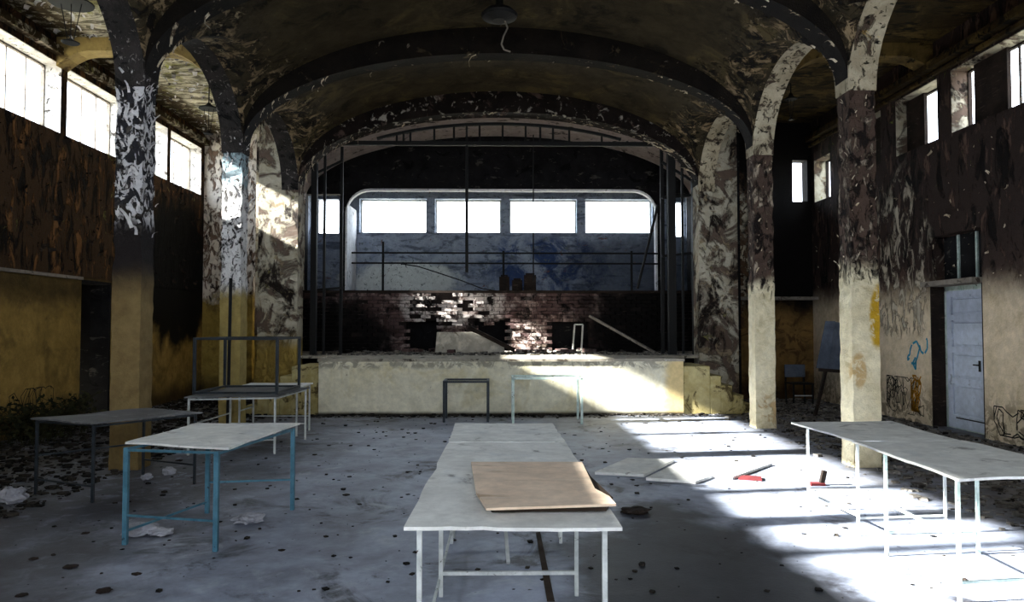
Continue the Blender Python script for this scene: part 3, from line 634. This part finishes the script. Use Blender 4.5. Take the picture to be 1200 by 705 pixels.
# plaster flakes peeling from ribs and arches (real curled chips)
def flakes(name, n, sampler, mat, label, smin=.03, smax=.11):
    mb = MB()
    for i in range(n):
        q_ = sampler(); p = Vector(q_[0]); nr = Vector(q_[1]).normalized()
        if len(q_) > 2: t = Vector(q_[2]); t = (t-nr*t.dot(nr)).normalized()
        else: t = nr.orthogonal().normalized(); t.rotate(Matrix.Rotation(R(0, 6.28), 3, nr))
        b = nr.cross(t)
        s = smin+(smax-smin)*random.random()**3; l = s*(R(1.5, 6) if len(q_) > 2 else R(.6, 2.2)); c = R(.3, 1.1)
        vs = []
        for k in range(4):
            u = k/3; q = p+t*(l*u*math.cos(c*u))+nr*(l*u*math.sin(c*u)*.8+.002); vs += [q-b*s*.5*(1-.3*u), q+b*s*.5*(1-.5*u)]
        mb.add(vs, [(0,1,3,2), (2,3,5,4), (4,5,7,6)])
    o = mb.build(name, mat); props(o, label, 'plaster flakes', None, 'stuff'); return o
def on_rib(yy):
    def f():
        y = random.choice(yy); th = random.choice((R(.08, .9), PI-R(.08, .9), R(.1, PI-.1))); x = A_*math.cos(th); z = 4.6+1.5*math.sin(th)
        return (x*.995, y+random.choice((0, CD, R(0, CD))), z-.005), (-x*.3, R(-.6, .2), -1), (-math.sin(th), R(-.15, .15), math.cos(th)*1.5/A_)
    return f
flakes('rib_flakes', 220, on_rib([8.45, 11.69, 14.93, 14.93]), 'flake', 'tan plaster flakes curling off the vault ribs', .015, .06)
def on_vault():
    while True:
        sgn = random.choice((-1, 1)); x = sgn*A_*math.sqrt(R(.5, .99)); y = R(6, 14.9)
        return (x*.995, y, vault_z(x, y)-.01), (-sgn, 0, -1), (R(-.3,.3), 1, R(-.3,.3))
def on_col(cols, zlo, zhi):
    def f():
        sgn, y = random.choice(cols); z = R(zlo, zhi)
        if random.random() < .6: return (sgn*R(XC0+.02, XC1-.02), y-.002, z), (0, -1, R(-.2, .2)), (R(-.6, .6), 0, 1)
        return (sgn*(XC0-.002), R(y+.02, y+CD-.02), z), (-sgn, 0, R(-.2, .2)), (0, R(-.6, .6), 1)
    return f
flakes('column_flakes', 170, on_col([(-1, 8.45), (-1, 11.69)], 2.7, 4.9), 'flake_white', 'white paint curls hanging from the two left columns', .015, .05)
flakes('column_flakes', 60, on_col([(1, 8.45), (1, 11.69)], 2.3, 4.4), 'flake', 'tan paint curls hanging from the two right columns', .01, .03)
flakes('ceiling_flakes', 500, lambda: ((R(-7.1, -4.5), R(7, 17.4), CEIL-.002), (R(-.3, .3), R(-.3, .3), -1)), 'flake_white', 'pale paint curls hanging from the left aisle ceiling', .03, .12)
flakes('wall_flakes', 120, lambda: ((XW-.002, R(8, 16.3), R(2.2, 4.7)), (-1, 0, R(-.3, .3))), 'flake', 'pale paint curls on the upper right wall', .015, .06)
flakes('wall_flakes', 260, lambda: ((-XW+.002, R(8, 17.3), R(2.5, 4.7)), (1, 0, R(-.3, .3))), M['wood_dark'], 'dark paint curls on the upper left wall', .03, .10)

# ------------------------------------------------------------------ tables
def table(label, corners, z, topm, legm, name='work_table', legs=None, low=.12, rails=True, group=None, inset=.05, top=True, thick=.016, lw=.024, wav=.006, extra=(), side=.38):
    """corners: near-left, near-right, far-right, far-left (x, y)"""
    cs = [Vector((x, y, 0)) for x, y in corners]; c = sum(cs, Vector())/4
    e = empty(name, (c.x, c.y, 0), label, 'table', group)
    # tabletop as a finely cut sheet with slightly wavy edges
    n = 14; vs = []; fs = []
    for zz in (0, 1):
        for j in range(n+1):
            for i in range(n+1):
                u, v = i/n, j/n; p = (cs[0]*(1-u)+cs[1]*u)*(1-v)+(cs[3]*(1-u)+cs[2]*u)*v
                ed = 1 if i in (0, n) or j in (0, n) else 0
                q = mnoise.noise(p*2.3+Vector((z*9, 0, 0)))
                p = p+(c-p).normalized()*ed*abs(mnoise.noise(p*7))*.03
                vs.append((p.x, p.y, z-thick*(1-zz)+q*wav))
    N_ = (n+1)**2
    for j in range(n):
        for i in range(n):
            k = j*(n+1)+i; fs += [(k, k+n+1, k+n+2, k+1), (N_+k, N_+k+1, N_+k+n+2, N_+k+n+1)]
    ring = [i for i in range(n+1)]+[j*(n+1)+n for j in range(1, n+1)]+[n*(n+1)+i for i in range(n-1, -1, -1)]+[j*(n+1) for j in range(n-1, 0, -1)]
    for a, b in zip(ring, ring[1:]+ring[:1]): fs.append((a, b, N_+b, N_+a))
    MB().add(vs, fs).build('tabletop', topm, e)
    lg = legs or [tuple((p+(c-p).normalized()*inset*1.414)[:2]) for p in cs]
    lz = z-thick-.004
    for x, y in lg: MB().bar((x, y, 0), (x, y, lz), lw).build('leg', legm, e)
    L4 = [Vector((x, y, 0)) for x, y in lg[:4]]
    r = MB()
    for a, b in ((0, 1), (1, 2), (2, 3), (3, 0)): r.bar(L4[a]+Vector((0, 0, lz-.02)), L4[b]+Vector((0, 0, lz-.012)), .018)
    if top: r.build('top_frame', legm, e)
    if rails:
        for a, b, h in ((0, 1, low), (3, 2, low+.05), (3, 0, side)):
            MB().bar(L4[a]+Vector((0, 0, h)), L4[b]+Vector((0, 0, h)), .016).build('stretcher', legm, e)
    for a, b in extra: MB().bar(a, b, .022).build('brace', legm, e)
    return e
Z = .75
t = table('long grey board table in mid hall, nearest the camera, carrying the tan plywood sheet', [(-.43, 3.30), (.555, 3.27), (.52, 5.66), (-.40, 5.66)], Z, 'hardboard', 'leg_grey',
      legs=[(-.37, 3.42), (.49, 3.40), (.47, 6.0-.42), (-.36, 6.0-.42), (-.355, 4.5), (.475, 4.5), (-.375, 4.72)], low=.14, side=.10, extra=[((0.0, 5.5, .70), (.06, 4.75, .12)), ((-.36, 4.5, .14), (.475, 4.5, .14))])
table('short grey board table butted against the far end of the middle table', [(-.40, 5.68), (.52, 5.68), (.50, 6.78), (-.41, 6.78)], Z, 'hardboard', 'leg_grey')
# sheets on the middle table
def sheet(label, pts, z, th, mat, name='plywood_sheet'):
    m = MB().prism([(x, y, z) for x, y in pts], (0, 0, th)); return thing_mesh(name, m, mat, label, 'sheet')
q = [fl(*p, .80)[:2] for p in ((570, 594), (722, 589), (714, 580), (697, 571), (682, 540), (552, 540), (558, 575))]
q2 = [(x+.012, y+.01) for x, y in [fl(*p, .77)[:2] for p in ((573, 597), (708, 596), (716, 585), (690, 560), (680, 543), (556, 543), (565, 588))]]
sheet('lower dark-edged board under the tan plywood sheet on the middle table', q2, Z+.007, .022, 'plyedge', 'board')
sheet('tan plywood sheet with broken right edge on the middle table', q, Z+.034, .012, 'plywood')
table('small white-topped table with blue legs on the left of the nave', [tuple(fl(145, 518, Z)[:2]), tuple(fl(268, 524, Z)[:2]), tuple(fl(352, 495, Z)[:2]), tuple(fl(229, 496, Z)[:2])], Z, 'hardboard', 'leg_blue',
      legs=[(-2.83, 5.60), (-2.08, 5.42), (-1.86, 6.62), (-2.58, 6.52)], low=.22, side=.10, lw=.034, wav=.010)
table('dark grey table behind the blue-legged table, by the near left column', [(-4.62, 7.25), (-3.80, 6.85), (-3.12, 7.73), (-3.88, 8.10)], Z, 'hardboard_dark', 'leg_dark', low=.15, wav=.01)
table('grey table under the upturned metal frame, beyond the dark grey table', [(-4.02, 9.35), (-2.86, 9.45), (-2.78, 10.75), (-3.98, 10.8)], Z, 'hardboard_dark', 'leg_grey', low=.18)
table('small grey table at the far left, nearest the stage', [(-3.95, 10.95), (-2.98, 10.95), (-2.95, 11.65), (-3.95, 11.65)], Z, 'hardboard', 'leg_grey', low=.18)
table('far one of the two grey tables on the right, white thin legs', [(2.80, 5.69), (3.64, 5.69), (3.72, 6.86), (2.74, 6.80)], Z, 'hardboard', 'leg_grey', legs=[(2.83, 5.72), (3.56, 5.78), (3.44, 6.45), (2.77, 6.50)], low=.14, side=.16, top=False, lw=.018)
table('near one of the two grey tables on the right, pale green-grey legs', [(2.70, 4.25), (3.76, 4.38), (3.64, 5.67), (2.765, 5.67)], Z+.004, 'hardboard', 'leg_green', legs=[(2.75, 4.34), (3.66, 4.45), (3.47, 5.25), (2.785, 5.22)], low=.12, side=.38, top=False, lw=.02, wav=.01)
# bare table frames before the stage
def frame_table(label, px0, px1, pt, Yf, depth, mat):
    a, b = at(px0, pt, Yf), at(px1, pt, Yf); e = empty('bare_table_frame', ((a.x+b.x)/2, Yf+depth/2, 0), label, 'frame')
    z = a.z; w_ = .04
    for x in (a.x+.02, b.x-.02):
        for y in (Yf, Yf+depth): MB().bar((x, y, 0), (x, y, z-.02), w_).build('leg', mat, e)
    MB().box(a.x, b.x, Yf-.02, Yf+.02, z-.035, z).box(a.x, b.x, Yf+depth-.02, Yf+depth+.02, z-.035, z).box(a.x, a.x+.04, Yf, Yf+depth, z-.035, z).box(b.x-.04, b.x, Yf, Yf+depth, z-.035, z).build('top_frame', mat, e)
    return e
frame_table('narrow dark bare table frame before the stage, left of the pair', 519, 573, 446, 12.55, .55, 'leg_dark')
frame_table('wider pale bare table frame before the stage, right of the pair', 600, 683, 442, 12.3, .6, 'leg_green')
# upturned frame standing on the far left tables
uf = empty('upturned_table_frame', (-3.4, 10.1, Z+.008), 'dark upturned metal table frame standing on the far left grey table', 'frame')
ux0, ux1, uy0, uy1, uz0, uz1 = -3.97, -2.90, 9.55, 10.6, Z+.012, 1.50
for x in (ux0, ux1):
    for y in (uy0, uy1): MB().bar((x, y, uz0), (x, y, uz1), .035).build('leg', 'leg_dark', uf)
for zz, nm in ((uz0+.02, 'base_rail'), (uz1-.015, 'top_rail')):
    for y in (uy0, uy1): MB().bar((ux0, y, zz), (ux1, y, zz), .03).build(nm, 'leg_dark', uf)
    for x in (ux0, ux1): MB().bar((x, uy0, zz), (x, uy1, zz), .03).build(nm, 'leg_dark', uf)
p = at(267, 470, 11.4); thing_mesh('iron_pole', MB().bar((p.x, 11.4, 0), (p.x+.02, 11.4, 2.4), .05, None, 8), 'iron', 'dark bar standing in for the shaded edge of the far left column', 'pole')  # dark bar added for the shadow along the far left column's edge

# ------------------------------------------------------------------ debris on the floor
def fsheet(label, pp, th, mat, name, cat):
    pts = [fl(*p)[:2] for p in pp]; return thing_mesh(name, MB().prism([(x, y, .003) for x, y in pts], (0, 0, th)), mat, label, cat)
fsheet('flat grey board on the floor right of the middle table, left of the pair', [(697, 556), (755, 559), (790, 541), (736, 539)], .03, 'hardboard', 'floor_board', 'board')
fsheet('flat grey board on the floor, right of the pair, lit at one end', [(757, 563), (815, 567), (835, 560), (858, 562), (905, 545), (800, 542)], .03, 'hardboard', 'floor_board', 'board')
fsheet('red scrap of cloth on the sunlit floor', [(865, 562), (893, 564), (892, 560), (870, 559)], .02, 'cloth_red', 'cloth_scrap', 'cloth')
b_ = fl(963, 568); e = empty('wooden_scrap', b_, 'small upright dark scrap on a red base on the sunlit floor', 'scrap')
MB().box(b_.x-.13, b_.x+.02, b_.y-.05, b_.y+.05, 0, .025).build('base', 'cloth_red', e); MB().bar((b_.x, b_.y, .02), (b_.x+.03, b_.y, .15), .045).build('upright', 'wood_dark', e)
def crumple(px, py, s, label, mat='paper', name='crumpled_paper', cat='paper', flat=.35):
    c = fl(px, py); bm = bmesh.new(); bmesh.ops.create_icosphere(bm, subdivisions=3, radius=1)
    for v in bm.verts:
        k = 1+.55*mnoise.noise(v.co*1.9+Vector((px, py, 0))); v.co = Vector((v.co.x*s*k, v.co.y*s*.8*k, max(0, v.co.z*k+.75)*s*flat))
    me = bpy.data.meshes.new(name); bm.to_mesh(me); bm.free(); me.materials.append(M[mat]); o = bpy.data.objects.new(name, me); C.objects.link(o); o.location = c
    return props(o, label, cat)
crumple(165, 625, .13, 'crumpled white paper by the left leg of the blue-legged table')
crumple(188, 626, .09, 'crumpled paper between the legs of the blue-legged table')
crumple(290, 612, .12, 'crumpled grey paper beside the blue-legged table')
crumple(15, 588, .13, 'white crumpled bag on the floor at the far left edge', flat=.6)
crumple(198, 556, .07, 'small pale lump of plaster behind the blue-legged table', flat=.7)
crumple(172, 562, .06, 'grey lump of plaster behind the blue-legged table', flat=.6)
crumple(745, 601, .12, 'dark heap of ash right of the middle table', 'wood_dark', 'ash_heap', 'ash', .25)
crumple(1130, 682, .03, 'small dark stone on the sunlit floor', 'wood_dark', 'stone', 'stone', .5)
for px, py, s in ((40, 655, .03), (82, 665, .045), (122, 693, .045), (25, 698, .035), (160, 673, .03), (100, 625, .03), (210, 540, .04), (330, 645, .025)):
    o = crumple(px, py, s, 'flat dark lump of debris on the left floor', 'wood_dark', 'debris_lump', 'debris', .25); o['group'] = 'dark debris lumps on the left floor'
# strip of dark tape/crack board under the middle table
fsheet('narrow black strip lying on the floor under the middle table', [(628, 625), (633, 624), (650, 705), (641, 705)], .006, 'plyedge', 'floor_strip', 'strip')

# ------------------------------------------------------------------ chair, easel, weeds
cb = Vector((6.35, 15.3, 0)); e = empty('metal_chair', cb, 'dark metal chair against the end wall of the right aisle', 'chair')
for x in (-.2, .2):
    MB().bar(cb+Vector((x, -.2, 0)), cb+Vector((x, -.2, .43)), .03).build('leg', 'iron', e); MB().bar(cb+Vector((x, .2, 0)), cb+Vector((x, .24, .82)), .03).build('leg', 'iron', e)
MB().box(cb.x-.23, cb.x+.23, cb.y-.23, cb.y+.22, .43, .46).build('seat', 'iron', e, bevel=.008)
MB().box(cb.x-.22, cb.x+.22, cb.y+.2, cb.y+.23, .56, .83).build('backrest', 'slate', e, bevel=.01)
MB().bar(cb+Vector((-.2, -.2, .2)), cb+Vector((.2, -.2, .2)), .02).build('stretcher', 'leg_grey', e)
Ye = 13.3; e = empty('display_easel', (at(972, 470, Ye).x, Ye, 0), 'slanted dark easel carrying slate-blue boards behind the near right column', 'easel')
for k, (a, b, c_, d) in enumerate((((968, 376), (979, 376), (970, 432), (957, 431)), ((979, 377), (990, 378), (984, 433), (970, 433)), ((990, 378), (1000, 379), (998, 434), (985, 434)))):
    MB().prism([at(*p, Ye+.03*k) for p in (a, b, c_, d)], (0, .03, 0)).build('board', 'slate', e)
MB().bar(at(968, 432, Ye+.05), (at(955, 474, Ye).x, Ye, 0), .05).build('leg', 'wood_dark', e); MB().bar(at(990, 430, Ye+.1), (at(1003, 470, Ye).x, Ye+.5, 0), .05).build('leg', 'wood_dark', e)
MB().bar(at(960, 433, Ye), at(1000, 436, Ye), .06).build('tray', 'wood_dark', e)
wd = MB()
for i in range(150):
    x, y = -6.75+R(-.25, .5), 10.9+R(-.9, .9); h = R(.25, .85); a = R(0, 6.28); pts_ = [Vector((x, y, 0))]
    for k in range(1, 5): pts_.append(pts_[-1]+Vector((math.cos(a)*.04*k, math.sin(a)*.04*k, h/4*(1-.12*k))))
    wd.path(pts_, .008, 3)
    for p in pts_[2:]:
        for q_ in range(2):
            d = Vector((R(-1, 1), R(-1, 1), R(-.3, .8))).normalized()*R(.06, .13); s_ = d.orthogonal().normalized()*.022
            wd.add([p, p+d*.5+s_, p+d, p+d*.5-s_], [(0,1,2,3)])
o = wd.build('dry_weeds', 'plant'); props(o, 'dark dry weeds growing against the left wall before the black doorway', 'weeds', None, 'stuff')
thing_mesh('timber_beam', MB().bar(fl(-40, 520)+Vector((0,0,.06)), fl(62, 500)+Vector((0,0,.10)), .08), 'wood_grey', 'grey timber lying on the rubble by the left wall', 'beam')

# ------------------------------------------------------------------ lamps
def pendant(x, y, zt, z1, z2, label, r=.17, r2=.09, top=CEIL):
    e = empty('pendant_lamp', (x, y, z2), label, 'lamp')
    MB().bar((x, y, z1), (x, y, top), .022, None, 8).build('rod', 'iron', e)
    MB().lathe((x, y, z1), [(r*.98, 0), (r, .015), (r*.45, .06), (.04, .09), (.03, .12)]).build('shade', 'iron', e, smooth=False)
    for dx in (-r*.5, 0, r*.5): MB().bar((x+dx, y, z1+.01), (x+dx*.3, y, z2+.05), .008, None, 4).build('wire', 'iron', e)
    MB().lathe((x, y, z2), [(r2*.9, 0), (r2, .012), (r2*.4, .04), (.02, .06)]).build('lower_cap', 'iron', e)
pendant(-5.6, 9.45, 0, 5.86, 5.34, 'black pendant lamp nearest the camera in the left aisle', r=.27, r2=.11)
pendant(-5.6, 13.95, 0, 5.83, 5.34, 'black pendant lamp between the two left columns', r=.19)
pendant(-5.05, 16.7, 0, 5.75, 5.3, 'black pendant lamp at the far end of the left aisle', r=.15)
pendant(5.6, 13.7, 0, 6.0, 5.6, 'black pendant lamp between the two right columns', r=.12, r2=.06)
pendant(4.85, 15.7, 0, 5.6, 5.2, 'black pendant lamp beside the right stage pilaster', r=.15, r2=.07)
e = empty('ceiling_lamp', (.0, 10.4, 6.1), 'round dark ceiling lamp in the middle of the vault', 'lamp')
MB().lathe((0, 10.4, 6.08), [(.10, 0), (.25, .05), (.27, .09), (.2, .16), (.06, .2), (.05, .46)]).build('shade', 'iron', e)
MB().path([(.08, 10.4, 6.08), (.12, 10.4, 5.98), (.06, 10.4, 5.86), (.03, 10.4, 5.74), (.07, 10.4, 5.66), (.16, 10.4, 5.63)], .025).build('loose_cable', 'wood_grey', e)
p = at(325, 180, 17.2); thing_mesh('drain_pipe', MB().bar((p.x, 17.52, 1.2), (p.x, 17.52, 5.6), .10, None, 10), 'iron', 'black pipe on the end wall of the left aisle', 'pipe')

# ------------------------------------------------------------------ right door
xd = XW+.25
d = bpy.data.objects.new('door_1', None); C.objects.link(d); d['kind'] = 'structure'; d.location = (xd, 11.3, 0)
MB().box(xd-.02, xd+.08, 10.66, 11.82, 0, .03).box(xd-.03, xd+.05, 11.82, 11.9, 0, 2.3).box(xd-.03, xd+.05, 10.6, 10.66, 0, 2.3).box(xd-.03, xd+.05, 10.6, 11.9, 2.22, 2.3).build('door_frame', 'leg_green', d)
ya, yb = 10.66, 11.82
MB().box(xd, xd+.03, ya, yb, .0, 2.22).build('door_leaf', 'door', d)
rails_ = [(0.02, .22), (.72, .82), (1.22, 1.32), (1.74, 1.84), (2.12, 2.22)]
m = MB()
for a, b in rails_: m.box(xd-.03, xd, ya+.12, yb-.12, a, b)
for a, b in ((ya, ya+.12), (yb-.12, yb)): m.box(xd-.03, xd, a, b, .02, 2.22)
dl = m.build('stiles_and_rails', 'door', d)
for a, b in zip(rails_, rails_[1:]):
    z0, z1 = a[1]+.035, b[0]-.035
    MB().box(xd-.026, xd+.001, ya+.16, yb-.16, z0, z1).build('door_panel', 'door', d, bevel=.008)
MB().box(xd-.036, xd-.03, yb-.9, yb-.2, .17, .19).build('kick_scratch_strip', 'iron', d)
MB().box(xd-.035, xd-.02, 11.0, 11.05, .95, 1.12).bar((xd-.06, 11.02, 1.05), (xd-.06, 11.13, 1.05), .02).build('door_handle', 'iron', d)
struct('trim_21', MB().box(XW-.002, xd-.03, 11.875, 11.9, 0, 2.3).box(XW-.002, xd-.03, 10.6, 10.62, 0, 2.3), 'wood_dark', label='dark lining of the right doorway')  # dark strips added over both door jambs
struct('trim_6', MB().box(XW-.14, xd+.05, 10.62, 11.95, 2.30, 2.38), 'wood_grey', label='grey lintel ledge above the pale blue door')
struct('trim_7', MB().box(xd, xd+.04, 10.6, 11.9, 2.38, 3.12), 'soot', label='black boarded transom above the pale blue door')
for y in (11.05, 11.5): struct('trim_8' if y < 11.2 else 'trim_9', MB().box(xd-.03, xd, y-.02, y+.02, 2.38, 3.12), 'leg_green', label='pale transom bar')
wr = bpy.data.objects['wall_right']
def scribble(parent, x, y0, y1, z0, z1, n, mat, side=-1, wd_=.018, loops=6):
    mb = MB()
    for i in range(n):
        cy, cz = R(y0, y1), R(z0, z1); a = R(0, 6.28); p = (cy, cz)
        r_ = R(.04, .13); pr = None
        for k in range(loops+int(R(0, 6))):
            a += R(-1.2, 2.2); q_ = (min(y1, max(y0, p[0]+math.cos(a)*r_)), min(z1, max(z0, p[1]+math.sin(a)*r_*1.5)))
            d_ = Vector((0, q_[0]-p[0], q_[1]-p[1]))
            if d_.length > .01:
                s_ = Vector((0, -d_.z, d_.y)).normalized()*wd_/2; A, B = Vector((x, p[0], p[1])), Vector((x, q_[0], q_[1]))
                mb.add([A-s_, B-s_, B+s_, A+s_], [(0,1,2,3)])
            p = q_
    o = mb.build('graffiti', mat, parent); o['kind'] = 'stuff'; return o
scribble(wr, XW-.004, 9.2, 10.4, .10, .50, 26, 'black_paint')
scribble(wr, XW-.004, 12.1, 13.3, .12, .75, 26, 'black_paint', wd_=.014)
scribble(wr, XW-.005, 12.1, 12.5, .2, .8, 7, 'ochre_paint', wd_=.03); scribble(wr, XW-.005, 12.0, 12.6, .75, 1.5, 5, 'blue_paint', wd_=.04, loops=2)
wl = bpy.data.objects['wall_left']
scribble(wl, -XW+.004, 9.6, 11.8, .15, .7, 18, 'black_paint', wd_=.012)
